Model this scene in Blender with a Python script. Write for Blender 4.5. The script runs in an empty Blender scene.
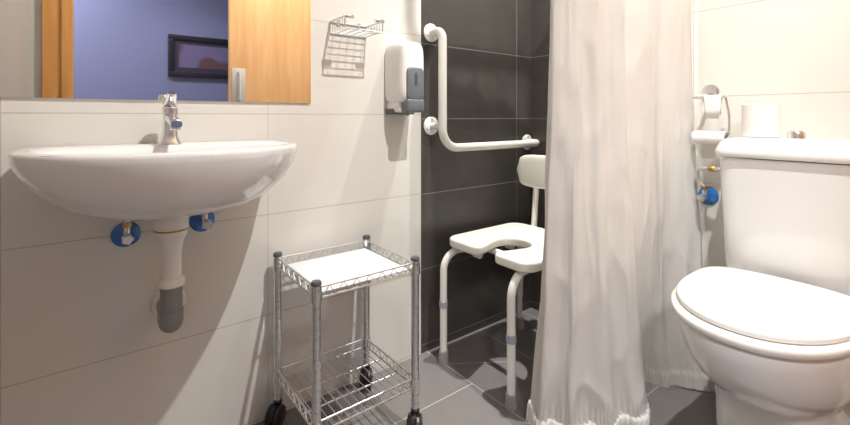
import bpy, bmesh, math, random
from mathutils import Vector, Matrix, noise
random.seed(7)
PI = math.pi
C = bpy.context.scene.collection
V3 = Vector

# ------------------------------------------------------------------ materials
def new_mat(name):
    m = bpy.data.materials.new(name); m.use_nodes = True
    return m, m.node_tree, m.node_tree.nodes['Principled BSDF']
def srgb(r, g, b):
    f = lambda c: (c/255/12.92) if c/255 <= .04045 else ((c/255+.055)/1.055)**2.4
    return (f(r), f(g), f(b), 1)
def mat(name, col, rough=.5, metal=0, spec=.5, coat=0, noise_amt=0, noise_scale=8, bump=0, bump_scale=60, emit=None, trans=0):
    m, nt, b = new_mat(name)
    b.inputs['Base Color'].default_value = col
    b.inputs['Roughness'].default_value = rough
    b.inputs['Metallic'].default_value = metal
    b.inputs['Specular IOR Level'].default_value = spec
    b.inputs['Coat Weight'].default_value = coat
    b.inputs['Coat Roughness'].default_value = .06
    if trans: b.inputs['Transmission Weight'].default_value = trans
    tc = nt.nodes.new('ShaderNodeTexCoord')
    if noise_amt:
        n = nt.nodes.new('ShaderNodeTexNoise'); n.inputs['Scale'].default_value = noise_scale; n.inputs['Detail'].default_value = 4
        nt.links.new(tc.outputs['Object'], n.inputs['Vector'])
        mx = nt.nodes.new('ShaderNodeMix'); mx.data_type = 'RGBA'
        mx.inputs['A'].default_value = tuple(c*(1-noise_amt) for c in col[:3])+(1,)
        mx.inputs['B'].default_value = tuple(min(1, c*(1+noise_amt)) for c in col[:3])+(1,)
        nt.links.new(n.outputs['Fac'], mx.inputs['Factor']); nt.links.new(mx.outputs['Result'], b.inputs['Base Color'])
    if bump:
        n = nt.nodes.new('ShaderNodeTexNoise'); n.inputs['Scale'].default_value = bump_scale; n.inputs['Detail'].default_value = 3
        nt.links.new(tc.outputs['Object'], n.inputs['Vector'])
        bp = nt.nodes.new('ShaderNodeBump'); bp.inputs['Strength'].default_value = bump; bp.inputs['Distance'].default_value = .002
        nt.links.new(n.outputs['Fac'], bp.inputs['Height']); nt.links.new(bp.outputs['Normal'], b.inputs['Normal'])
    if emit:
        b.inputs['Emission Color'].default_value = emit[0]; b.inputs['Emission Strength'].default_value = emit[1]
    return m

def tile_mat(name, tile, grout, lines, rough, width=.0025, spec=.5, var=.04, nscale=3, bump=0, bscale=20):
    """lines: list of dicts: axis 0/1/2 periodic {'ax','off','pitch'} or single {'a':(ax,bx),'c',...} with 'lo','hi','rax' region"""
    m, nt, b = new_mat(name)
    N = nt.nodes; L = nt.links
    tc = N.new('ShaderNodeTexCoord'); sep = N.new('ShaderNodeSeparateXYZ'); L.new(tc.outputs['Object'], sep.inputs[0])
    def mth(op, a, bb=None, c=None):
        n = N.new('ShaderNodeMath'); n.operation = op
        for i, v in enumerate((a, bb, c)):
            if v is None: continue
            if isinstance(v, (int, float)): n.inputs[i].default_value = v
            else: L.new(v, n.inputs[i])
        return n.outputs[0]
    mask = None
    for ln in lines:
        w = ln.get('w', width)
        if 'pitch' in ln:
            v = mth('SUBTRACT', sep.outputs[ln['ax']], ln['off'])
            pp = mth('PINGPONG', v, ln['pitch']/2)
            # pingpong reaches 0 at multiples of the pitch
            k = mth('LESS_THAN', pp, w/2)
        else:
            v = mth('MULTIPLY', sep.outputs[0], ln['a'][0]); v2 = mth('MULTIPLY', sep.outputs[1], ln['a'][1])
            k = mth('LESS_THAN', mth('ABSOLUTE', mth('SUBTRACT', mth('ADD', v, v2), ln['c'])), w/2)
        if 'rng' in ln:
            ax, lo, hi = ln['rng']
            k = mth('MULTIPLY', k, mth('GREATER_THAN', sep.outputs[ax], lo)); k = mth('MULTIPLY', k, mth('LESS_THAN', sep.outputs[ax], hi))
        mask = k if mask is None else mth('MAXIMUM', mask, k)
    n = N.new('ShaderNodeTexNoise'); n.inputs['Scale'].default_value = nscale; n.inputs['Detail'].default_value = 6; n.inputs['Roughness'].default_value = .6
    L.new(tc.outputs['Object'], n.inputs['Vector'])
    mx = N.new('ShaderNodeMix'); mx.data_type = 'RGBA'
    mx.inputs['A'].default_value = tuple(c*(1-var) for c in tile[:3])+(1,); mx.inputs['B'].default_value = tuple(c*(1+var) for c in tile[:3])+(1,)
    ct = N.new('ShaderNodeMapRange'); ct.inputs[1].default_value = .3; ct.inputs[2].default_value = .7; L.new(n.outputs['Fac'], ct.inputs[0])
    L.new(ct.outputs[0], mx.inputs['Factor'])
    m2 = N.new('ShaderNodeMix'); m2.data_type = 'RGBA'; m2.inputs['B'].default_value = grout
    L.new(mask, m2.inputs['Factor']); L.new(mx.outputs['Result'], m2.inputs['A']); L.new(m2.outputs['Result'], b.inputs['Base Color'])
    r = mth('MULTIPLY_ADD', mask, .8-rough, rough); L.new(r, b.inputs['Roughness'])
    b.inputs['Specular IOR Level'].default_value = spec
    h = mth('MULTIPLY', mask, -1.0)
    if bump:
        n2 = N.new('ShaderNodeTexNoise'); n2.inputs['Scale'].default_value = bscale; n2.inputs['Detail'].default_value = 4
        L.new(tc.outputs['Object'], n2.inputs['Vector']); h = mth('ADD', h, mth('MULTIPLY', n2.outputs['Fac'], bump))
    bp = N.new('ShaderNodeBump'); bp.inputs['Strength'].default_value = .35; bp.inputs['Distance'].default_value = .001
    L.new(h, bp.inputs['Height']); L.new(bp.outputs['Normal'], b.inputs['Normal'])
    return m

def wood_mat(name, c1, c2, rough=.4, scale=1.0):
    m, nt, b = new_mat(name); N = nt.nodes; L = nt.links
    tc = N.new('ShaderNodeTexCoord'); mp = N.new('ShaderNodeMapping'); mp.inputs['Scale'].default_value = (14*scale, 14*scale, 1.1*scale)
    L.new(tc.outputs['Object'], mp.inputs['Vector'])
    n = N.new('ShaderNodeTexNoise'); n.inputs['Scale'].default_value = 1.6; n.inputs['Detail'].default_value = 7; n.inputs['Distortion'].default_value = .8
    L.new(mp.outputs[0], n.inputs['Vector'])
    cr = N.new('ShaderNodeValToRGB'); cr.color_ramp.elements[0].position = .35; cr.color_ramp.elements[0].color = c1
    cr.color_ramp.elements[1].position = .68; cr.color_ramp.elements[1].color = c2
    L.new(n.outputs['Fac'], cr.inputs[0]); L.new(cr.outputs[0], b.inputs['Base Color']); b.inputs['Roughness'].default_value = rough
    return m

WT = srgb(226, 223, 217); WG = srgb(194, 184, 170)
M_wallA = tile_mat('white_tile_back', WT, WG, [dict(ax=2, off=.0095, pitch=.3065), dict(ax=0, off=.419, pitch=.585, w=.0018)], .22, .0026, var=.01)
M_wallB = tile_mat('white_tile_right', WT, WG, [dict(ax=2, off=.99, pitch=.297), dict(ax=1, off=.624, pitch=.585)], .3, .0026, var=.01)
M_wallC = tile_mat('white_tile_plain', WT, WG, [dict(ax=2, off=.0095, pitch=.3065)], .3, .0026, var=.01)
DT = srgb(73, 69, 65); DG = srgb(128, 124, 118)
M_darkA = tile_mat('dark_tile_back', DT, DG, [dict(ax=2, off=.325, pitch=.294), dict(ax=0, off=1.566, pitch=.562)], .38, .0032, var=.16, nscale=5, bump=.35)
M_darkB = tile_mat('dark_tile_right', DT, DG, [dict(ax=2, off=.325, pitch=.294), dict(ax=1, off=1.0, pitch=.585)], .38, .0032, var=.16, nscale=5, bump=.35)
FT = srgb(118, 113, 111); FG = srgb(176, 172, 166)
dx, dy = 1.222-1.031, 1.10-1.228
ln_ = math.hypot(dx, dy); nx_, ny_ = -dy/ln_, dx/ln_
M_floor = tile_mat('grey_floor_tile', FT, FG, [
    dict(a=(1, 0), c=1.033), dict(a=(1, 0), c=1.318), dict(a=(1, 0), c=1.603, rng=(1, .68, 2)), dict(a=(1, 0), c=.448), dict(a=(1, 0), c=-.137),
    dict(a=(0, 1), c=1.078, rng=(0, -1, 1.033)), dict(a=(0, 1), c=.68), dict(a=(0, 1), c=.282), dict(a=(0, 1), c=-.116),
    dict(a=(nx_, ny_), c=nx_*1.031+ny_*1.228, rng=(0, 1.033, 1.23))], .42, .0032, var=.13, nscale=4, bump=.5, bscale=30)
M_side = mat('beige_wall_panel', srgb(160, 152, 144), .5)
M_side2 = mat('pale_wall_paint', srgb(186, 180, 172), .5)
M_ceil = mat('white_paint', srgb(235, 232, 226), .8)
M_blue = mat('blue_paint', srgb(104, 107, 142), .7)
M_corr = mat('corridor_floor', srgb(120, 110, 100), .5)
M_porc = mat('white_porcelain', srgb(232, 231, 231), .12, coat=.6)
M_plas = mat('white_plastic', srgb(236, 234, 230), .3)
M_seatplas = mat('white_moulded_plastic', srgb(236, 234, 224), .35, bump=.05)
M_white_tube = mat('white_enamel_tube', srgb(236, 233, 226), .25)
M_chrome = mat('chrome', (.78, .79, .80, 1), .14, metal=1)
M_wire = mat('zinc_chrome_wire', (.74, .75, .76, 1), .38, metal=1)
M_satin = mat('satin_chrome', (.82, .82, .82, 1), .26, metal=1)
M_steel = mat('brushed_steel', (.55, .54, .52, 1), .35, metal=1)
M_black = mat('black_plastic', srgb(24, 24, 26), .3)
M_grey = mat('grey_plastic', srgb(112, 116, 122), .35)
M_lgrey = mat('light_grey_plastic', srgb(160, 166, 174), .4)
M_dgrey = mat('dark_grey_plastic', srgb(82, 86, 92), .4)
M_pvc = mat('grey_pvc', srgb(138, 138, 138), .4)
M_rub = mat('grey_rubber', srgb(150, 146, 138), .7)
M_blueplas = mat('blue_film', srgb(36, 110, 190), .2, coat=.5, noise_amt=.3, noise_scale=60)
M_brass = mat('brass', srgb(190, 160, 90), .3, metal=1)
M_paper = mat('tissue_paper', srgb(240, 237, 234), .9, bump=.2, bump_scale=200)
M_liner = mat('white_liner', srgb(228, 229, 232), .35)
M_mirror = mat('mirror_glass', (.93, .94, .94, 1), .005, metal=1)
M_edge = mat('mirror_edge', srgb(190, 196, 190), .2)
M_wood = wood_mat('beech_wood', srgb(192, 142, 92), srgb(208, 160, 110))
M_wood2 = wood_mat('darker_beech_wood', srgb(190, 130, 66), srgb(206, 146, 80))
M_frame = mat('black_frame', srgb(26, 24, 34), .3)
M_lamp = mat('lamp_lens', (1, 1, 1, 1), .3, emit=((1, .93, .84, 1), 12))

def cloth_mat():
    m, nt, b = new_mat('white_curtain_cloth'); N = nt.nodes; L = nt.links
    b.inputs['Base Color'].default_value = srgb(244, 242, 239); b.inputs['Roughness'].default_value = .75
    tc = N.new('ShaderNodeTexCoord'); uv = tc.outputs['UV']
    mp = N.new('ShaderNodeMapping'); mp.inputs['Scale'].default_value = (360, 300, 1); L.new(uv, mp.inputs[0])
    ch = N.new('ShaderNodeTexVoronoi'); ch.inputs['Scale'].default_value = 1; L.new(mp.outputs[0], ch.inputs['Vector'])
    n = N.new('ShaderNodeTexNoise'); n.inputs['Scale'].default_value = 14; n.inputs['Detail'].default_value = 4; L.new(tc.outputs['Object'], n.inputs['Vector'])
    ad = N.new('ShaderNodeMath'); ad.operation = 'MULTIPLY_ADD'; L.new(n.outputs['Fac'], ad.inputs[0]); ad.inputs[1].default_value = 2.0; L.new(ch.outputs['Distance'], ad.inputs[2])
    bp = N.new('ShaderNodeBump'); bp.inputs['Strength'].default_value = .5; bp.inputs['Distance'].default_value = .003
    L.new(ad.outputs[0], bp.inputs['Height']); L.new(bp.outputs['Normal'], b.inputs['Normal'])
    tr = N.new('ShaderNodeBsdfTranslucent'); tr.inputs['Color'].default_value = srgb(236, 232, 226)
    ms = N.new('ShaderNodeMixShader'); ms.inputs[0].default_value = .32
    out = N['Material Output']; L.new(b.outputs[0], ms.inputs[1]); L.new(tr.outputs[0], ms.inputs[2]); L.new(ms.outputs[0], out.inputs['Surface'])
    return m
M_cloth = cloth_mat()

def art_mat():
    m, nt, b = new_mat('picture_print'); N = nt.nodes; L = nt.links
    tc = N.new('ShaderNodeTexCoord')
    vo = N.new('ShaderNodeTexVoronoi'); vo.feature = 'SMOOTH_F1'; vo.inputs['Scale'].default_value = 4.2; L.new(tc.outputs['Object'], vo.inputs['Vector'])
    cr = N.new('ShaderNodeValToRGB'); e = cr.color_ramp.elements
    e[0].position = .3; e[0].color = srgb(84, 60, 66); e[1].position = .42; e[1].color = srgb(96, 88, 122)
    L.new(vo.outputs['Distance'], cr.inputs[0]); L.new(cr.outputs[0], b.inputs['Base Color']); b.inputs['Roughness'].default_value = .25
    return m
M_art = art_mat()

# ------------------------------------------------------------------ mesh helpers
def obj(name, bm, m, parent=None, smooth=True, origin=None, sharp=35):
    bmesh.ops.remove_doubles(bm, verts=bm.verts, dist=1e-6)
    bmesh.ops.recalc_face_normals(bm, faces=bm.faces)
    me = bpy.data.meshes.new(name)
    org = Vector(origin) if origin is not None else Vector((0, 0, 0))
    if parent is not None:
        p = parent
        org = Vector((0, 0, 0))
        while p is not None: org += p.location; p = p.parent
    bmesh.ops.translate(bm, verts=bm.verts, vec=-org)
    bm.to_mesh(me); bm.free()
    o = bpy.data.objects.new(name, me); C.objects.link(o)
    for mm in (m if isinstance(m, (list, tuple)) else [m]): me.materials.append(mm)
    if parent is not None: o.parent = parent
    else: o.location = org
    if smooth:
        for p_ in me.polygons: p_.use_smooth = True
        me.set_sharp_from_angle(angle=math.radians(sharp))
    return o
def thing(name, label, cat, loc=(0, 0, 0), group=None):
    o = bpy.data.objects.new(name, None); C.objects.link(o); o.location = loc; o.empty_display_size = .05
    return tag(o, label, cat, group)
def tag(o, label, cat, group=None):
    o['label'] = label; o['category'] = cat
    if group: o['group'] = group
    return o
def struct(name, bm, m, parent=None, smooth=False):
    o = obj(name, bm, m, parent, smooth=smooth)
    if parent is None: o['kind'] = 'structure'
    return o
def box(bm, x0, x1, y0, y1, z0, z1, bev=0, seg=3):
    r = bmesh.ops.create_cube(bm, size=1)
    vs = r['verts']
    bmesh.ops.scale(bm, vec=(x1-x0, y1-y0, z1-z0), verts=vs)
    bmesh.ops.translate(bm, vec=((x0+x1)/2, (y0+y1)/2, (z0+z1)/2), verts=vs)
    if bev:
        es = list({e for v in vs for e in v.link_edges})
        bmesh.ops.bevel(bm, geom=es, offset=bev, segments=seg, profile=.5, affect='EDGES')
    return bm
def B(*a, **k): return box(bmesh.new(), *a, **k)
def loft(bm, rings, cap0=True, cap1=True, closed=True):
    vr = [[bm.verts.new(p) for p in r] for r in rings]
    n = len(rings[0])
    for a, b in zip(vr, vr[1:]):
        for i in range(n if closed else n-1):
            j = (i+1) % n
            try: bm.faces.new((a[i], a[j], b[j], b[i]))
            except ValueError: pass
    if cap0 and closed: bm.faces.new(vr[0][::-1])
    if cap1 and closed: bm.faces.new(vr[-1])
    return bm
def fillet(pts, rad, n=8):
    pts = [V3(p) for p in pts]; out = [pts[0]]
    for i in range(1, len(pts)-1):
        a, b, c = pts[i-1], pts[i], pts[i+1]
        u, w = (a-b).normalized(), (c-b).normalized()
        r = rad[i-1] if isinstance(rad, (list, tuple)) else rad
        ang = u.angle(w)
        if ang > PI-.02 or r == 0: out.append(b); continue
        d = min(r/math.tan(ang/2), (a-b).length*.49, (c-b).length*.49); r = d*math.tan(ang/2)
        p0, p1 = b+u*d, b+w*d
        cen = b+(u+w).normalized()*(r/math.sin(ang/2))
        v0, v1 = p0-cen, p1-cen; tot = v0.angle(v1); ax = v0.cross(v1).normalized()
        for k in range(n+1):
            out.append(cen+Matrix.Rotation(tot*k/n, 3, ax) @ v0)
    out.append(pts[-1]); return out
def tube(bm, pts, r, seg=14, cap=True, closed=False):
    pts = [V3(p) for p in pts]
    if closed: pts = pts+[pts[0]]
    n = len(pts); rr = r if isinstance(r, (list, tuple)) else [r]*n
    t0 = (pts[1]-pts[0]).normalized()
    nrm = t0.orthogonal().normalized(); rings = []; prev = t0
    for i, p in enumerate(pts):
        if i == 0: t = t0
        elif i == n-1: t = (pts[-1]-pts[-2]).normalized()
        else: t = ((pts[i]-pts[i-1]).normalized()+(pts[i+1]-pts[i]).normalized()).normalized()
        q = prev.rotation_difference(t); nrm = (q @ nrm).normalized(); prev = t
        bn = t.cross(nrm)
        rings.append([p+(nrm*math.cos(2*PI*k/seg)+bn*math.sin(2*PI*k/seg))*rr[i] for k in range(seg)])
    return loft(bm, rings, cap, cap)
def T(pts, r, seg=14, **k): return tube(bmesh.new(), pts, r, seg, **k)
def lathe(bm, prof, base, axis=(0, 0, 1), seg=32, cap=True):
    """prof: list of (radius, distance along the axis)"""
    ax = V3(axis).normalized(); u = ax.orthogonal().normalized(); w = ax.cross(u); base = V3(base)
    rings = [[base+ax*h+(u*math.cos(2*PI*k/seg)+w*math.sin(2*PI*k/seg))*max(r, 1e-5) for k in range(seg)] for r, h in prof]
    return loft(bm, rings, cap, cap)
def Lt(prof, base, axis=(0, 0, 1), seg=32, cap=True): return lathe(bmesh.new(), prof, base, axis, seg, cap)
def spow(v, e): return math.copysign(abs(v)**e, v)
def sell(cx, cy, a, b, z, n=4, seg=64):
    return [V3((cx+a*spow(math.cos(2*PI*k/seg), 2/n), cy+b*spow(math.sin(2*PI*k/seg), 2/n), z)) for k in range(seg)]

# ------------------------------------------------------------------ room
XL, XR, YB, YF, ZC = -.28, 1.67, 1.333, -.40, 2.60
XE, YE = 1.004, .668          # where dark shower tiling begins on the back / right wall
YC = -1.90                     # corridor far wall
struct('floor', B(XL-.1, XR+.1, YF, YB+.1, -.1, 0), M_floor)
struct('ceiling', B(XL-.1, XR+.1, YF-.12, YB+.1, ZC, ZC+.1), M_ceil)
struct('wall_back', B(XL-.1, XE, YB, YB+.1, 0, ZC), M_wallA)
struct('wall_shower_back', B(XE, XR+.1, YB+.002, YB+.1, 0, ZC), M_darkA)
struct('wall_right', B(XR, XR+.1, YF, YE, 0, ZC), M_wallB)
struct('wall_shower_right', B(XR+.002, XR+.1, YE, YB+.002, 0, ZC), M_darkB)
struct('wall_left', B(XL-.1, XL, YF, YB, 0, ZC), M_side)
DX0, DX1, DZ = -.096, .80, 2.06
w = B(XL-.1, DX0, YF-.12, YF, 0, ZC); box(w, DX1, XR+.1, YF-.12, YF, 0, ZC); box(w, DX0, DX1, YF-.12, YF, DZ, ZC)
struct('wall_front', w, M_side2)
struct('wall_corridor', B(-1.6, 2.9, YC-.1, YC, 0, 2.6), M_blue)
w = B(-1.7, -1.6, YC-.1, YF-.12, 0, 2.6); box(w, 2.9, 3.0, YC-.1, YF-.12, 0, 2.6); box(w, -1.6, XL-.1, YF-.12, YF-.1, 0, 2.6); box(w, XR+.1, 2.9, YF-.12, YF-.1, 0, 2.6)
struct('wall_corridor_ends', w, M_ceil)
struct('floor_corridor', B(-1.7, 3.0, YC-.1, YF-.0005, -.1, -.0005), M_corr)
struct('ceiling_corridor', B(-1.7, 3.0, YC-.1, YF-.12, 2.6, 2.7), M_ceil)
# wooden door casing and jamb lining
w = B(DX0-.127, DX0-.045, YF, YF+.016, 0, DZ+.09, bev=.003); box(w, DX0-.048, DX0+.0, YF-.12, YF+.024, 0, DZ+.02, bev=.003)
box(w, DX0-.127, DX1, YF, YF+.016, DZ+.02, DZ+.09, bev=.003)
struct('trim_1', w, M_wood2)
# sliding door leaf hanging on the bathroom face of the front wall
D0 = .694
dr = struct('door_1', B(D0, D0+.92, YF+.026, YF+.062, .008, DZ+.015, bev=.002, seg=2), M_wood)
hb = B(D0+.012, D0+.100, YF+.062, YF+.066, .99, 1.242, bev=.0015, seg=2)
hd = obj('handle_plate', hb, M_steel, dr)
obj('pull_handle', T(fillet([(D0+.055, YF+.064, 1.025), (D0+.055, YF+.096, 1.025), (D0+.055, YF+.096, 1.21), (D0+.055, YF+.064, 1.21)], .02), .007, 12), M_chrome, hd)
struct('trim_2', B(DX0-.1, 1.66, YF+.016, YF+.07, DZ+.09, DZ+.13), M_steel)

# ------------------------------------------------------------------ picture in the corridor
pf = thing('framed_picture', 'dark framed wide picture on the blue corridor wall, seen reflected in the mirror', 'picture', (.93, YC, 1.49))
x0, x1, z0, z1 = .53, 1.33, 1.295, 1.68
w = bmesh.new()
for a in ((x0, x1, z0, z0+.045), (x0, x1, z1-.045, z1), (x0, x0+.045, z0+.0451, z1-.0451), (x1-.045, x1, z0+.0451, z1-.0451)):
    box(w, a[0], a[1], YC, YC+.03, a[2], a[3], bev=.004, seg=2)
obj('frame', w, M_frame, pf)
obj('mount_board', B(x0+.045, x1-.045, YC+.001, YC+.014, z0+.045, z1-.045), mat('dark_mount', srgb(46, 40, 62), .4), pf)
obj('print', B(x0+.085, x1-.085, YC+.014, YC+.016, z0+.085, z1-.085), M_art, pf)

# ------------------------------------------------------------------ mirror
mr = obj('wall_mirror', B(-.27, .5535, YB-.006, YB-.0005, .9645, 1.95), M_mirror, None, smooth=False, origin=(.14, YB, .9645))
tag(mr, 'large frameless wall mirror above the washbasin', 'mirror')

# ------------------------------------------------------------------ washbasin
SX, SY = .150, 1.19
def bas(z, a, bf, bb, cx=SX, cy=SY, nf=2.15, nb=7, seg=96):
    out = []
    for k in range(seg):
        c, s = math.cos(2*PI*k/seg), math.sin(2*PI*k/seg)
        if s < 0: out.append(V3((cx+a*spow(c, 2/nf), cy+bf*spow(s, 2/nf), z)))
        else: out.append(V3((cx+a*spow(c, 2/nb)*(1 if abs(c) > .999 else 1), min(YB-.001, cy+bb*spow(s, 2/nb)), z)))
    return out
A_, BF_, BB_ = .286, .258, .142
R = []
# outside from the bottom up
for z, sa, sf, cy, bb in ((.698, .10, .12, 1.15, .05), (.699, .24, .25, 1.155, .09), (.705, .42, .44, 1.16, .12), (.718, .60, .62, 1.165, .14), (.740, .755, .78, 1.175, .15),
                          (.772, .885, .90, 1.185, .147), (.805, .962, .965, SY, .142), (.83, .995, .995, SY, .142), (.843, 1.0, 1.0, SY, .142), (.849, .995, .995, SY, .142), (.852, .98, .978, SY, .142)):
    R.append(bas(z, A_*sa, BF_*sf, bb, cy=cy))
# deck, then inside of the bowl
def ell(z, a, b, cx=SX, cy=1.085, seg=96, n=2.3): return [V3((cx+a*spow(math.cos(2*PI*k/seg), 2/n), cy+b*spow(math.sin(2*PI*k/seg), 2/n), z)) for k in range(seg)]
R.append(bas(.852, A_*.93, BF_*.90, .12, nf=2.2, nb=5))
R.append(ell(.850, .245, .130)); R.append(ell(.842, .236, .122)); R.append(ell(.81, .215, .108)); R.append(ell(.77, .17, .085)); R.append(ell(.74, .10, .05)); R.append(ell(.734, .03, .02))
wb = thing('washbasin', 'white oval wall-hung washbasin below the mirror', 'washbasin', (SX, YB, .85))
obj('basin', loft(bmesh.new(), R), M_porc, wb, sharp=60)
obj('drain', Lt([(.02, 0), (.022, .002), (.012, .004), (0, .003)], (SX, 1.085, .734)), M_chrome, wb)
# waste pipe
WX, WY = .143, 1.165
wp = thing('waste_pipe', 'white drain pipe with grey elbow running from the washbasin to the wall', 'pipe', (WX, WY, .69))
obj('coupling_nut', Lt([(.030, .0), (.035, .002), (.035, .045), (.033, .048), (.0, .048)], (WX, WY, .655)), M_plas, wp)
obj('trap_tube', Lt([(.0, 0), (.021, 0), (.0205, .03), (.0205, .08), (.025, .11), (.033, .125), (.033, .135), (.03, .137)], (WX, WY, .520)), M_plas, wp)
obj('threaded_ring', Lt([(.0355, 0), (.0365, .002), (.0355, .004)], (WX, WY, .655)), M_brass, wp)
obj('lower_nut', Lt([(.024, 0), (.0275, .003), (.0275, .018), (.024, .021)], (WX, WY, .523)), M_plas, wp)
obj('grey_elbow', T(fillet([(WX, WY, .528), (WX, WY, .436), (WX+.008, YB-.008, .424)], .032, 10), .0235, 24), M_pvc, wp)
obj('elbow_socket', T(fillet([(WX, WY, .468), (WX, WY, .436), (WX+.002, WY+.055, .430)], .032, 10), .0255, 24), M_pvc, wp)
obj('wall_rosette', Lt([(.039, 0), (.042, .004), (.038, .012), (.026, .014)], (WX+.014, YB, .424), (0, -1, 0)), M_plas, wp)

# faucet
FX, FY = .152, 1.262
fc = thing('basin_faucet', 'chrome single-lever faucet on the back edge of the washbasin', 'faucet', (FX, FY, .852))
w = bmesh.new()
rings = []
for z, a, b in ((.851, .026, .026), (.854, .026, .026), (.862, .021, .022), (.875, .0175, .021), (.91, .0165, .020), (.935, .0175, .021), (.942, .018, .0215), (.946, .015, .018)):
    rings.append(sell(FX, FY, a, b, z, 2.6, 40))
loft(w, rings); obj('body', w, M_satin, fc)
w = bmesh.new(); rings = []
for t, (y, z, hw, hh) in enumerate([(FY-.01, .918, .014, .012), (FY-.04, .914, .0135, .011), (FY-.07, .910, .013, .0105), (FY-.098, .905, .0135, .010), (FY-.108, .903, .012, .008)]):
    rings.append([V3((FX+hw*spow(math.cos(2*PI*k/24), .7), y, z+hh*spow(math.sin(2*PI*k/24), .7))) for k in range(24)])
loft(w, rings); obj('spout', w, M_chrome, fc)
obj('aerator', Lt([(.0, 0), (.011, 0), (.0115, .004), (.0115, .012)], (FX, FY-.095, .889)), M_chrome, fc)
w = bmesh.new(); rings = []
for y, z, hw, hh in [(FY+.018, .951, .014, .006), (FY+.004, .957, .016, .010), (FY-.008, .964, .0135, .010), (FY-.016, .972, .012, .009), (FY-.024, .980, .0115, .008), (FY-.030, .985, .009, .004)]:
    rings.append([V3((FX+hw*spow(math.cos(2*PI*k/24), .7), y, z+hh*spow(math.sin(2*PI*k/24), .7)-.005)) for k in range(24)])
loft(w, rings); lv = obj('lever', w, M_chrome, fc)
obj('temperature_mark', B(FX-.005, FX+.005, FY-.0315, FY-.0300, .979, .981), mat('red_mark', srgb(170, 50, 50), .4), lv)

# ------------------------------------------------------------------ angle valves
def valve(base, ax, label, hose_to, group=None):
    """ax = unit vector out of the wall"""
    base = V3(base); ax = V3(ax); side = V3((0, 0, 1)).cross(ax)
    t = thing('angle_valve', label, 'valve', base, group)
    w = Lt([(.031, 0), (.032, .002), (.026, .006), (.013, .010), (.011, .010)], base, ax, 36)
    for v in w.verts:   # crumpled protective film
        v.co += ax*(noise.noise(v.co*90)*.0018)
    for v in w.verts:
        d = (v.co-base).dot(ax)
        if d < 0: v.co -= ax*d
    obj('escutcheon', w, M_blueplas, t)
    obj('valve_body', T([base+ax*.0, base+ax*.052], .0085, 18), M_chrome, t)
    obj('outlet', T([base+ax*.034, base+ax*.034+V3((0, 0, .030))], .0075, 16), M_chrome, t)
    obj('outlet_nut', Lt([(.0105, 0), (.0105, .012)], base+ax*.034+V3((0, 0, .024)), (0, 0, 1), 6), M_brass, t)
    w = bmesh.new(); rings = []
    for h, r in ((.046, .010), (.05, .0125), (.066, .0125), (.070, .010)):
        rings.append([base+ax*h+(side*math.cos(2*PI*k/30)+V3((0, 0, 1))*math.sin(2*PI*k/30))*r*(1+.12*math.cos(5*2*PI*k/30)) for k in range(30)])
    loft(w, rings); obj('knob', w, M_chrome, t)
    if hose_to: obj('supply_hose', T(fillet([base+ax*.034+V3((0, 0, .03))]+[V3(p) for p in hose_to], .03), .0055, 12), M_wire, t)
    return t
valve((.063, YB, .622), (0, -1, 0), 'chrome angle valve with blue wall plate, left of the basin drain pipe', [(.066, YB-.034, .69), (.085, 1.27, .712)], 'angle valves below the washbasin')
valve((.238, YB, .632), (0, -1, 0), 'chrome angle valve with blue wall plate, right of the basin drain pipe', [(.236, YB-.034, .69), (.215, 1.27, .712)], 'angle valves below the washbasin')

# ------------------------------------------------------------------ wire basket
wk = thing('wire_soap_basket', 'small chrome wire soap basket mounted high on the white wall', 'basket', (.69, YB, 1.2))
bx0, bx1, by0, by1, bz, bt = .622, .760, 1.222, YB-.004, 1.200, 1.238
r_ = .0014
w = bmesh.new()
for k in range(7):
    y = by0+(by1-by0)*k/6
    tube(w, fillet([(bx0, y, bt), (bx0, y, bz), (bx1, y, bz), (bx1, y, bt)], .006, 4), r_, 8)
for k in range(5):
    x = bx0+(bx1-bx0)*(k+.5)/5
    tube(w, [(x, by0, bz-.002), (x, by1, bz-.002)], r_, 8)
obj('wire_grid', w, M_wire, wk)
w = bmesh.new()
for z in (bt,):
    for x in (bx0, bx1): tube(w, [(x, by0, z), (x, by1, z)], .0026, 10)
tube(w, [(bx0, by0, bz), (bx1, by0, bz)], .0026, 10); tube(w, [(bx0, by1, bz), (bx1, by1, bz)], .0026, 10)
tube(w, [(bx0, by1, bt), (bx1, by1, bt)], .0026, 10)
for x in (bx0, bx1): tube(w, [(x, by0, bz), (x, by0, bt)], .0026, 10)
obj('rim', w, M_wire, wk)
obj('end_bar', Lt([(.0, 0), (.006, 0), (.0065, .002), (.0065, .030), (.006, .032), (0, .032)], (bx0-.004, by0, bt), (1, 0, 0), 20), M_chrome, wk)
obj('end_bar', Lt([(.0, 0), (.006, 0), (.0065, .002), (.0065, .030), (.006, .032), (0, .032)], (bx1-.028, by0, bt), (1, 0, 0), 20), M_chrome, wk)
for x in (bx0+.03, bx1-.03): obj('wall_mount', Lt([(.009, 0), (.009, .004), (.0, .005)], (x, YB, bt), (0, -1, 0), 20), M_chrome, wk)

# ------------------------------------------------------------------ soap dispenser
sd = thing('soap_dispenser', 'white wall soap dispenser with grey push panel beside the dark tiles', 'soap dispenser', (.89, YB, .935))
dx0, dx1 = .836, .940; dcx = (dx0+dx1)/2; dhw = (dx1-dx0)/2
w = bmesh.new(); rings = []
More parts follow.
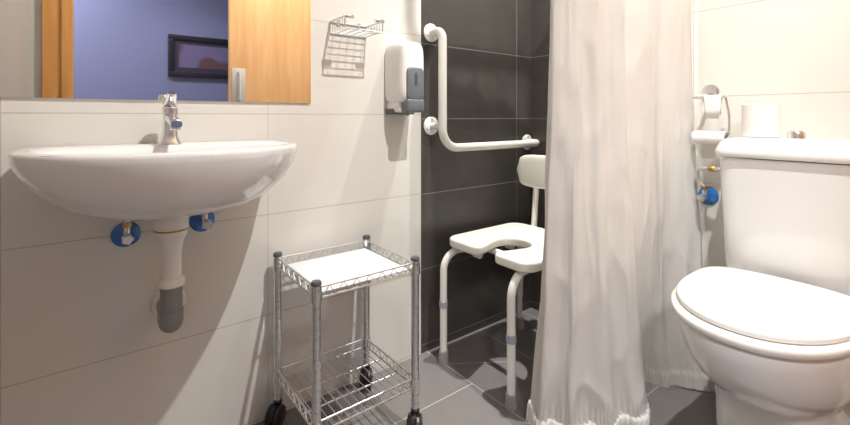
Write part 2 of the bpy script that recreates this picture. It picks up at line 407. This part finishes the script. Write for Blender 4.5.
# profile rings in the x-z plane, going out of the wall
def rrect(cx, cz, hw, hh, y, n=5, seg=48):
    return [V3((cx+hw*spow(math.cos(2*PI*k/seg), 2/n), y, cz+hh*spow(math.sin(2*PI*k/seg), 2/n))) for k in range(seg)]
zc = 1.078
for y, a, hh in ((YB-.001, .96, .98), (YB-.010, 1, 1), (YB-.06, 1, 1), (YB-.088, .985, .985), (YB-.103, .94, .95), (YB-.110, .86, .89), (YB-.113, .7, .75)):
    rings.append(rrect(dcx, zc, dhw*a, .112*hh, y))
loft(w, rings); obj('housing', w, M_plas, sd, sharp=50)
obj('lower_body', B(dx0+.008, dx1-.01, YB-.085, YB-.001, .936, .975, bev=.008), M_plas, sd)
obj('back_plate', B(dx0+.004, dx1-.004, YB-.055, YB, .930, .95, bev=.006), M_dgrey, sd)
w = bmesh.new()
rings = [rrect(dcx+.004, 1.036, .037*a, .058*a, y, 6) for y, a in ((YB-.100, 1), (YB-.116, 1), (YB-.119, .96), (YB-.120, .9))]
loft(w, rings); pp = obj('push_panel', w, M_grey, sd, sharp=50)
obj('push_lip', B(dcx-.034, dcx+.043, YB-.122, YB-.06, .936, .985, bev=.010, seg=4), M_grey, sd)
obj('sight_window', loft(bmesh.new(), [rrect(dcx+.004, 1.052, .006, .024, y, 3) for y in (YB-.118, YB-.1212)]), M_dgrey, pp)
obj('nozzle', Lt([(.0, 0), (.005, 0), (.007, .012)], (dcx, YB-.075, .925)), mat('green_nozzle', srgb(60, 140, 110), .4), sd)

# ------------------------------------------------------------------ grab bar
gy = YB-.073
gb = thing('grab_bar', 'white angled grab bar screwed to the dark shower wall', 'grab bar', (1.05, YB, .89))
tb = fillet([(1.052, YB+.000, 1.252), (1.052, gy, 1.252), (1.052, gy, .800), (1.636, gy, .800), (1.636, YB+.000, .800)], [.045, .075, .075, .035], 10)
obj('rail', T(tb, .0165, 20), M_white_tube, gb)
obj('standoff', T([(1.052, gy, .885), (1.052, YB+.001, .885)], .012, 16), M_white_tube, gb)
for x, z in ((1.052, 1.252), (1.052, .885), (1.636, .800)):
    fl = obj('flange', Lt([(.034, 0), (.036, .002), (.036, .006), (.030, .010), (.018, .011)], (x, YB+.002, z), (0, -1, 0), 36), M_white_tube, gb)
    for k in range(3):
        a = PI/2+k*2*PI/3; obj('screw', Lt([(.0035, .009), (.0035, .012), (0, .0125)], (x+.026*math.cos(a), YB+.002, z+.026*math.sin(a)), (0, -1, 0), 12), M_steel, fl)

# ------------------------------------------------------------------ shower chair
sc = thing('shower_chair', 'white shower chair with horseshoe seat standing in the dark-tiled shower', 'chair', (1.26, 1.08, 0))
SZ = .462
def arc(cx, cy, r, a0, a1, n=8): return [(cx+r*math.cos(math.radians(a0+(a1-a0)*k/n)), cy+r*math.sin(math.radians(a0+(a1-a0)*k/n))) for k in range(n+1)]
sx0, sx1, sy0, sy1 = 1.062, 1.47, .86, 1.262
cyc = 1.050
out = arc(sx0+.05, sy1-.05, .05, 180, 90)+arc(sx1-.06, sy1-.06, .06, 90, 0)+arc(sx1-.06, sy0+.06, .06, 0, -90)+arc(sx0+.05, sy0+.05, .05, -90, -180)
out += arc(sx0+.03, cyc-.035-.03, .03, 180, 90, 6)+[(sx0+.07, cyc-.048)]
out += arc(sx0+.145, cyc, .068, -100, 100, 16)
out += [(sx0+.07, cyc+.048)]+arc(sx0+.03, cyc+.035+.03, .03, -90, -180, 6)
w = bmesh.new()
cenx, ceny = (sx0+sx1)/2, (sy0+sy1)/2
vs = [w.verts.new((x, y, SZ-.034)) for x, y in out]
f_ = w.faces.new(vs); ex = bmesh.ops.extrude_face_region(w, geom=[f_]); tv = [g for g in ex['geom'] if isinstance(g, bmesh.types.BMVert)]
bmesh.ops.translate(w, verts=tv, vec=(0, 0, .034))
es = [e for e in w.edges if len(e.link_faces) == 2 and abs(e.link_faces[0].normal.dot(e.link_faces[1].normal)) < .3 and abs(e.verts[0].co.z-e.verts[1].co.z) < 1e-5]
w.normal_update()
es = [e for e in w.edges if len(e.link_faces) == 2 and abs(e.verts[0].co.z-e.verts[1].co.z) < 1e-5 and any(abs(f.normal.z) > .9 for f in e.link_faces)]
bmesh.ops.bevel(w, geom=es, offset=.009, segments=4, profile=.5, affect='EDGES')
for f in w.faces: pass
obj('seat', w, M_seatplas, sc, sharp=45)
def leg(x, y, front):
    zt = SZ-.05
    if front:
        up = obj('leg', T(fillet([(x, y, .14), (x, y, zt), (x+.20, y-(.03 if y > 1.08 else -.03), zt)], .07, 10), .0135, 16), M_white_tube, sc)
    else:
        up = obj('leg', T([(x, y, .14), (x-.03, y-(.03 if y > 1.08 else -.03), zt)], .0135, 16), M_white_tube, sc)
    obj('leg_extension', T([(x, y, .02), (x, y, .25)], .0112 if not front else .0138, 16), M_white_tube, up)
    obj('collar', Lt([(.014, 0), (.0165, .002), (.0165, .024), (.014, .027)], (x, y, .205), (0, 0, 1), 20), M_lgrey, up)
    obj('rubber_foot', Lt([(.0, 0), (.021, 0), (.021, .006), (.0175, .042), (.014, .045)], (x, y, .0), (0, 0, 1), 20), M_rub, up)
leg(1.040, 1.240, True); leg(1.047, .915, True); leg(1.475, 1.240, False); leg(1.475, .915, False)
zt = SZ-.05
for x in (1.20, 1.40): obj('cross_tube', T([(x, .90, zt), (x, 1.225, zt)], .0115, 14), M_white_tube, sc)
for y in (1.19, .965): obj('seat_rail', T([(1.14, y+(.0), zt+.003), (1.49, y, zt+.003)], .0115, 14), M_white_tube, sc)
for x in (1.14, 1.32):
    obj('seat_clip', Lt([(.013, 0), (.013, .03), (0, .03)], (x, 1.175, SZ-.058), (0, -1, 0), 16), M_plas, sc)
w = bmesh.new(); rings = []
bcy, bhw = 1.062, .186
for k in range(25):
    s = -1+2*k/24
    e = (1-abs(s)**7)**(1/3.2) if abs(s) < 1 else 0
    y = bcy+bhw*s; cx_ = 1.482-.012*s*s
    hh = max(.070*e, .004); th = .013*max(e, .35)
    rings.append([V3((cx_+th*spow(math.cos(2*PI*j/24), .6), y, .690+hh*spow(math.sin(2*PI*j/24), .6))) for j in range(24)])
loft(w, rings); obj('backrest', w, M_seatplas, sc, sharp=60)
for y in (1.166, .96):
    obj('back_post', T(fillet([(1.40, y, zt+.003), (1.475, y, zt+.003), (1.503, y, .72)], .03), .0125, 16), M_white_tube, sc)

# ------------------------------------------------------------------ trolley
tx0, tx1, ty0, ty1 = .436, .740, 1.011, 1.294
tr = thing('wire_trolley', 'small two-tier chrome wire trolley on black castors against the white wall', 'trolley', ((tx0+tx1)/2, (ty0+ty1)/2, 0))
ZU, ZL = .4955, .160
def post(x, y):
    pr = [(.0, .075), (.0115, .075)]
    z = .09
    while z < .495:
        pr += [(.0115, z-.0014), (.0098, z-.0006), (.0098, z+.0006), (.0115, z+.0014)]; z += .0255
    pr += [(.0115, .504), (.0, .504)]
    p = obj('post', Lt(pr, (x, y, 0), (0, 0, 1), 24), M_chrome, tr, sharp=25)
    obj('post_cap', Lt([(.0125, .502), (.0135, .504), (.0135, .508), (.011, .513), (.0, .515)], (x, y, 0), (0, 0, 1), 24), M_dgrey, p)
    return p
def shelf(name, zt):
    zb = zt-.027
    f = bmesh.new(); rr = .0028
    o = .004
    cs = [(tx0, ty0), (tx1, ty0), (tx1, ty1), (tx0, ty1)]
    for z in (zt, zb):
        for i in range(4):
            a, b = cs[i], cs[(i+1) % 4]; tube(f, [(a[0], a[1], z), (b[0], b[1], z)], rr, 8)
    for i in range(4):   # zigzag truss
        a, b = V3(cs[i]+(0,)), V3(cs[(i+1) % 4]+(0,)); n = 14 if i % 2 == 0 else 12
        d = (b-a).normalized()*.016
        pts = [a+d+(b-a-2*d)*k/n+V3((0, 0, zt if k % 2 else zb)) for k in range(n+1)]
        tube(f, pts, .0018, 6)
    s = obj(name, f, M_wire, tr)
    g = bmesh.new()
    for k in range(1, 13):
        x = tx0+(tx1-tx0)*k/13; tube(g, [(x, ty0, zb+.001), (x, ty1, zb+.001)], .0015, 6)
    for k in range(1, 3):
        y = ty0+(ty1-ty0)*k/3; tube(g, [(tx0, y, zb-.003), (tx1, y, zb-.003)], .0026, 8)
    obj('wire_deck', g, M_wire, s)
    for x, y in cs:
        obj('corner_sleeve', Lt([(.0118, 0), (.0145, .0), (.015, .003), (.0138, .036), (.0118, .036)], (x, y, zb-.006), (0, 0, 1), 24, cap=False), M_chrome, s)
    return s
shelf('upper_shelf', ZU); shelf('lower_shelf', ZL)
def castor(x, y, ang):
    c = bpy.data.objects.new('castor', None); C.objects.link(c); c.parent = tr; c.location = V3((x, y, 0))-tr.location
    c.empty_display_size = .02
    d = V3((math.cos(ang), math.sin(ang), 0)); s = V3((-d.y, d.x, 0)); ctr = V3((x, y, .0315))+d*.014
    obj('stem', Lt([(.0, .060), (.009, .060), (.013, .063), (.013, .070), (.009, .074), (.009, .080), (0, .080)], (x, y, 0), (0, 0, 1), 20), M_black, c)
    for sg in (-1, 1):
        obj('wheel', Lt([(0, -.0100), (.008, -.0100), (.010, -.0085), (.020, -.0085), (.0295, -.006), (.0315, -.001), (.0315, .004), (.030, .006), (0, .006)], ctr+s*sg*.0125, s*sg*-1, 32), M_black, c)
    hood = bmesh.new(); rings = []
    for k in range(13):
        a = math.radians(15+165*k/12)
        o_ = d*math.cos(a)*.0335*-1+V3((0, 0, math.sin(a)*.0340)); i_ = o_*.72
        rings.append([ctr+o_+s*.0062, ctr+o_-s*.0062, ctr+i_-s*.0062, ctr+i_+s*.0062])
    loft(hood, rings); obj('hood', hood, M_black, c)
post(tx0, ty0); post(tx1, ty0); post(tx1, ty1); post(tx0, ty1)
castor(tx0, ty0, 3.6); castor(tx1, ty0, 3.9); castor(tx1, ty1, 4.1); castor(tx0, ty1, 3.9)
w = B(tx0+.014, tx1-.014, ty0+.014, ty1-.014, ZU-.0225, ZU-.0192, bev=.001, seg=2)
tag(obj('shelf_liner', w, M_liner, None, origin=((tx0+tx1)/2, (ty0+ty1)/2, ZU-.0235)), 'white plastic sheet lying on the upper shelf of the wire trolley', 'shelf liner')

# ------------------------------------------------------------------ shower curtain
def crm(P, t):
    n = len(P)-1; u = t*n; i = min(int(u), n-1); f = u-i
    p = [V3(P[max(0, min(n, j))]) for j in (i-1, i, i+1, i+2)]
    return .5*((2*p[1])+(-p[0]+p[2])*f+(2*p[0]-5*p[1]+4*p[2]-p[3])*f*f+(-p[0]+3*p[1]-3*p[2]+p[3])*f**3)
TOP = [(.985, .715, 0), (.955, .690, 0), (.975, .665, 0), (1.01, .650, 0), (1.04, .655, 0), (1.07, .630, 0), (1.115, .635, 0), (1.155, .605, 0), (1.195, .640, 0), (1.25, .70, 0), (1.37, .665, 0), (1.42, .64, 0), (1.49, .675, 0), (1.54, .655, 0), (1.60, .638, 0), (1.655, .630, 0)]
BOT = [(1.04, .845, 0), (.992, .766, 0), (1.035, .735, 0), (1.035, .690, 0), (1.10, .675, 0), (1.125, .625, 0), (1.20, .645, 0), (1.235, .595, 0), (1.325, .620, 0), (1.42, .735, 0), (1.49, .725, 0), (1.515, .70, 0), (1.53, .655, 0), (1.565, .66, 0), (1.60, .59, 0), (1.655, .548, 0)]
ZT, ZB = 1.93, .006
NU, NV = 420, 130
def cpos(t, v):
    s = v**3.0
    a, b = crm(TOP, t), crm(BOT, t)
    p = a.lerp(b, s)
    z = ZT+(ZB-ZT)*v
    k = .25+.75*v
    cr1 = (1-abs(noise.noise(V3((t*9+z*2.2, z*3-t*5, 21)))))**6*.007*v; p.x -= .6*cr1; p.y -= .8*cr1
    p.x += noise.noise(V3((t*16, z*1.3, 3)))*.010*k; p.y += noise.noise(V3((t*16, z*1.6, 9)))*.012*k
    p.x += noise.noise(V3((t*26, z*6, 5)))*.005*k; p.y += noise.noise(V3((t*26, z*6, 15)))*.005*k
    if z < .12:
        q = max(0, 1-abs(z-.05)/.07)
        h = math.sin(t*2*PI*62+1.5*math.sin(t*40))*(.006 if t < .55 else .0015)*q
        p.x += h*.5; p.y += h
    if z < .055: # hem fold stands a little proud
        p.y -= .004
    z += .004*noise.noise(V3((t*60, 0, 0))) if v > .97 else 0
    p.z = max(z, .003)
    p.x = min(p.x, XR-.006)
    return p
w = bmesh.new(); uvl = w.loops.layers.uv.new('UVMap'); grid = []
for i in range(NU+1):
    col = []
    for j in range(NV+1):
        v = j/NV; v = 1-(1-v)**1.35
        col.append((w.verts.new(cpos(i/NU, v)), (i/NU*1.6, (1-v)*1.9)))
    grid.append(col)
for i in range(NU):
    for j in range(NV):
        q = (grid[i][j], grid[i][j+1], grid[i+1][j+1], grid[i+1][j]); f = w.faces.new([k[0] for k in q])
        for l, k in zip(f.loops, q): l[uvl].uv = k[1]
ct = thing('shower_curtain', 'long white fabric curtain drawn aside in folds, hem gathered on the floor', 'curtain', (1.3, .66, 0))
co = obj('cloth', w, M_cloth, ct, sharp=180)
m_ = co.modifiers.new('thick', 'SOLIDIFY'); m_.thickness = .0012
# gathered frill along the hem
w = bmesh.new(); uvl = w.loops.layers.uv.new('UVMap'); prev = None
NF = 520
for i in range(NF+1):
    t = .57*i/NF; a = cpos(t, 1-.060/ZT); tn = (cpos(min(1, t+.002), .985)-cpos(max(0, t-.002), .985)); tn.z = 0
    if tn.length < 1e-6: tn = V3((1, 0, 0))
    nn = V3((tn.y, -tn.x, 0)).normalized()
    if nn.dot(V3((-.6, -.8, 0))) < 0: pass
    fr = math.sin(t*2*PI*62+2*math.sin(t*37)); q_ = 1 if t < .55 else .35
    a.z = .060+.006*noise.noise(V3((t*50, 7, 1)))
    o1 = a+nn*(.006+.004*fr*q_); o2 = a+nn*(.009+.008*fr)*q_; o2.z = .014+.004*noise.noise(V3((t*90, 1, 1))); o0 = a+nn*(.003+.002*fr)*q_; o0.z = a.z+.012
    for p_ in (o0, o1, o2): p_.x = min(p_.x, XR-.003)
    cur = [w.verts.new(p_) for p_ in (o0, o1, o2)]
    if prev:
        for k in range(2): w.faces.new((prev[k], prev[k+1], cur[k+1], cur[k]))
    prev = cur
fo = obj('hem_frill', w, M_cloth, ct, sharp=180); m_ = fo.modifiers.new('thick', 'SOLIDIFY'); m_.thickness = .001
# rod and rings (above the picture)
cr_ = thing('curtain_rod', 'white curtain rod carrying the shower curtain, fixed to the right wall', 'curtain rod', (1.3, .66, 1.97))
obj('rod', T([(XR, .66, 1.97), (.92, .66, 1.97), (.92, .66, ZC)] if False else fillet([(XR, .66, 1.97), (.90, .66, 1.97), (.90, .66, ZC)], .05), .0125, 18), M_white_tube, cr_)
obj('wall_flange', Lt([(.03, 0), (.03, .006), (.013, .012)], (XR, .66, 1.97), (-1, 0, 0)), M_white_tube, cr_)
obj('ceiling_flange', Lt([(.03, 0), (.03, .006), (.013, .012)], (.90, .66, ZC), (0, 0, -1)), M_white_tube, cr_)
for k in range(10):
    x = .98+.068*k
    pts = [(x+.002*math.cos(a), .66+.020*math.cos(a), 1.96+.032*math.sin(a)) for a in [2*PI*j/20 for j in range(20)]]
    obj('curtain_ring', T(pts, .0016, 6, closed=True, cap=False), M_plas, ct)

# ------------------------------------------------------------------ toilet
TY = .322
tl = thing('toilet', 'white close-coupled toilet with lid down against the right wall', 'toilet', (1.35, TY, 0))
def egg(z, xf, xb, hw, n=2.12, seg=80, cy=TY):
    """front tip at xf (towards -x), flat-ish back at xb"""
    out = []
    xm = xb-(xb-xf)*.40
    for k in range(seg):
        c, s = math.cos(2*PI*k/seg), math.sin(2*PI*k/seg)
        if c < 0: out.append(V3((xm+(xm-xf)*spow(c, 2/n), cy+hw*spow(s, 2/n), z)))
        else: out.append(V3((xm+(xb-xm)*spow(c, 2/4.5), cy+hw*spow(s, 2/n if c < .0 else 2/2.6), z)))
    return out
R = [egg(0, 1.200, 1.60, .131, 2.6), egg(.012, 1.200, 1.60, .131, 2.6), egg(.03, 1.208, 1.60, .126, 2.6), egg(.12, 1.210, 1.60, .125, 2.6), egg(.20, 1.208, 1.60, .126, 2.6), egg(.250, 1.202, 1.60, .128, 2.6),
     egg(.258, 1.192, 1.60, .132, 2.5), egg(.274, 1.165, 1.60, .140), egg(.305, 1.115, 1.60, .155), egg(.34, 1.075, 1.60, .166), egg(.38, 1.044, 1.60, .174), egg(.42, 1.028, 1.60, .178), egg(.444, 1.024, 1.60, .179), egg(.452, 1.028, 1.60, .176),
     egg(.453, 1.07, 1.54, .13), egg(.41, 1.10, 1.46, .11), egg(.32, 1.17, 1.42, .07)]
obj('bowl', loft(bmesh.new(), R), M_porc, tl, sharp=60)
R = [egg(.455, 1.024, 1.450, .175), egg(.457, 1.020, 1.453, .179), egg(.470, 1.019, 1.453, .180), egg(.4745, 1.023, 1.451, .177)]
obj('seat', loft(bmesh.new(), R), M_plas, tl, sharp=60)
R = [egg(.4765, 1.046, 1.455, .169), egg(.478, 1.043, 1.457, .172), egg(.487, 1.042, 1.457, .173), egg(.4905, 1.045, 1.455, .170), egg(.492, 1.052, 1.449, .164), egg(.4925, 1.10, 1.41, .11), egg(.493, 1.18, 1.33, .05)]
obj('lid', loft(bmesh.new(), R), M_plas, tl, sharp=60)
for y in (TY-.075, TY+.075): obj('hinge', Lt([(.0, -.02), (.010, -.02), (.010, .02), (0, .02)], (1.458, y, .462), (0, 1, 0), 18), M_plas, tl)
XT = 1.571
R = [sell(XT+.02, TY, .07, 0.116, .434, 5), sell(XT+.005, TY, .080, 0.150, .45, 5), sell(XT, TY, .086, 0.160, .475, 5), sell(XT, TY, .089, 0.166, .60, 5), sell(XT, TY, .091, 0.172, .72, 5), sell(XT, TY, .092, 0.175, .800, 5)]
obj('cistern', loft(bmesh.new(), R), M_porc, tl, sharp=60)
XL_ = 1.567
R = [sell(XL_, TY, .094, 0.178, .803, 5), sell(XL_, TY, .099, 0.183, .806, 5), sell(XL_, TY, .101, 0.185, .813, 5), sell(XL_, TY, .1000, 0.184, .822, 5), sell(XL_, TY, .097, 0.180, .830, 5), sell(XL_, TY, .090, 0.172, .845, 5), sell(XL_, TY, .078, 0.158, .855, 5), sell(XL_, TY, .06, 0.136, .8595, 5), sell(XL_, TY, .03, 0.086, .8605, 5)]
for r in R:
    for p_ in r: p_.x = min(p_.x, XR-.002)
obj('cistern_lid', loft(bmesh.new(), R), M_porc, tl, sharp=60)
fb = obj('flush_button', Lt([(.021, 0), (.021, .018), (.019, .021), (0, .0215)], (1.575, .325, .858), (0, 0, 1), 32), M_chrome, tl)
obj('half_button', Lt([(.0, .0205), (.014, .0205), (.014, .023), (0, .0235)], (1.575, .325, .858), (0, 0, 1), 24), M_steel, fb)

# toilet roll on the cistern
def roll(name, base, axis, r, h, label, grp=None):
    w = Lt([(.020, 0), (r-.002, 0), (r, .002), (r, h-.002), (r-.002, h), (.020, h), (.020, 0)], base, axis, 48, cap=False)
    t = obj(name, w, M_paper, None, origin=base)
    return tag(t, label, 'toilet paper', grp)
roll('toilet_roll', (1.567, .405, .8612), (0, 0, 1), .046, .098, 'white toilet roll standing upright on the toilet cistern')

# toilet roll holder on the right wall
hy = .562
ph = thing('toilet_roll_holder', 'chrome toilet roll holder on the right wall between curtain and cistern', 'toilet roll holder', (XR, hy, .99))
obj('wall_disc', Lt([(.026, 0), (.027, .002), (.026, .008), (.012, .010)], (XR, hy+.008, 1.005), (-1, 0, 0), 36), M_chrome, ph)
obj('arm', T(fillet([(XR, hy+.008, .997), (XR-.045, hy+.008, .993), (XR-.075, hy+.024, .985)], .01), .0055, 14), M_chrome, ph)
obj('hanging_bar', T([(XR-.075, hy+.036, .985), (XR-.075, hy-.055, .985)], .0045, 14), M_chrome, ph)
obj('roll_bar', T(fillet([(XR-.055, hy-.052, .985), (XR-.055, hy-.062, .93), (XR-.055, hy-.062, .852), (XR-.055, hy+.038, .852)], .012), .004, 12), M_chrome, ph)
obj('bar_joint', T([(XR-.076, hy-.051, .985), (XR-.050, hy-.051, .985)], .0042, 12), M_chrome, ph)
w = bmesh.new(); rings = []
for side in (0, 1):
    pass
pts = [(-.0058, -.070, .006), (-.0065, -.04, .001), (-.0062, 0, 0), (0, .0065, 0), (.0062, 0, 0), (.007, -.03, 0), (.010, -.058, .003)]
for t in range(13):
    s = t/12; rings.append([V3((XR-.075+px, hy+.002-.050*s+(.5-s)*-.012*(pz/-.07 if pz < 0 else 0)*-1*-1, .985+pz)) for px, pz, _ in pts])
loft(w, rings, closed=False)
po = tag(obj('paper_sheet', w, M_paper, None, origin=(XR-.075, hy, .985)), 'short white paper flap hanging over the chrome bar of the roll holder', 'toilet paper')
m_ = po.modifiers.new('thick', 'SOLIDIFY'); m_.thickness = .0008
roll('toilet_roll', (XR-.055, hy+.040, .852), (0, -1, 0), .0215, .094, 'thin white toilet roll on the holder beside the curtain')

# valve and hose at the toilet
v3 = valve((XR, .578, .650), (-1, 0, 0), 'chrome angle valve with blue wall plate beside the toilet cistern', None)
hs = thing('cistern_hose', 'braided metal hose with brass nut entering the side of the cistern', 'hose', (1.60, .55, .745))
obj('hose', T(fillet([(XR-.034, .578, .682), (XR-.034, .600, .71), (XR-.05, .595, .742), (1.59, .566, .752), (1.59, .546, .752)], .02), .006, 14), M_wire, hs)
obj('nut', Lt([(.009, 0), (.010, .002), (.010, .016), (.009, .018)], (1.59, .551, .752), (0, -1, 0), 6), M_brass, hs)
obj('inlet', T([(1.59, .534, .752), (1.59, .499, .752)], .0075, 14), M_chrome, hs)

# ------------------------------------------------------------------ lamps
def lamp(x, y, power, z=ZC, size=.035, label='', col=(1, .992, .955), spread=None):
    t = thing('ceiling_downlight', label, 'ceiling light', (x, y, z), 'recessed ceiling downlights')
    obj('trim_ring', Lt([(.030, 0), (.045, 0), (.045, .004), (.034, .008), (.030, .004)], (x, y, z), (0, 0, -1), 36, cap=False), M_steel, t)
    obj('lens', Lt([(.0, .0), (.030, .0), (.030, .003), (0, .004)], (x, y, z), (0, 0, -1), 30), M_lamp, t)
    ld = bpy.data.lights.new('downlight_glow', 'AREA'); ld.shape = 'DISK'; ld.size = size; ld.energy = power; ld.color = col
    if spread: ld.spread = math.radians(spread)
    lo = bpy.data.objects.new('downlight_glow', ld); C.objects.link(lo); lo.location = (x, y, z-.012)
    return lo
lamp(.86, .14, 47, label='recessed ceiling downlight over the middle of the room')
lamp(1.33, .98, 7, spread=60, label='recessed ceiling downlight over the shower corner')
lamp(-.50, -1.15, 52, z=2.6, size=.3, label='unseen fill lamp added on the corridor ceiling left of the doorway', col=(.98, .985, 1))  # added fill, brightens curtain and toilet through the doorway
lamp(.75, -1.15, 9, z=2.6, size=.3, spread=100, label='unseen lamp added on the corridor ceiling to brighten the blue wall', col=(.93, .95, 1))  # added lamp, brightens the right part of the blue corridor wall

wd = bpy.data.worlds.new('World'); bpy.context.scene.world = wd; wd.use_nodes = True
wd.node_tree.nodes['Background'].inputs[0].default_value = (.8, .85, 1, 1); wd.node_tree.nodes['Background'].inputs[1].default_value = .3

# ------------------------------------------------------------------ camera
cd = bpy.data.cameras.new('Camera'); cam = bpy.data.objects.new('Camera', cd); C.objects.link(cam)
cam.location = (0, 0, .92); cam.rotation_euler = (PI/2, 0, -math.radians(37.519))
cd.sensor_width = 36; cd.lens = 36*430/850; cd.shift_y = -95.5/850; cd.clip_start = .01
sc_ = bpy.context.scene; sc_.camera = cam
vs_ = sc_.view_settings; vs_.view_transform = 'Standard'; vs_.look = 'None'; vs_.gamma = 1; vs_.exposure = 0; vs_.use_curve_mapping = False
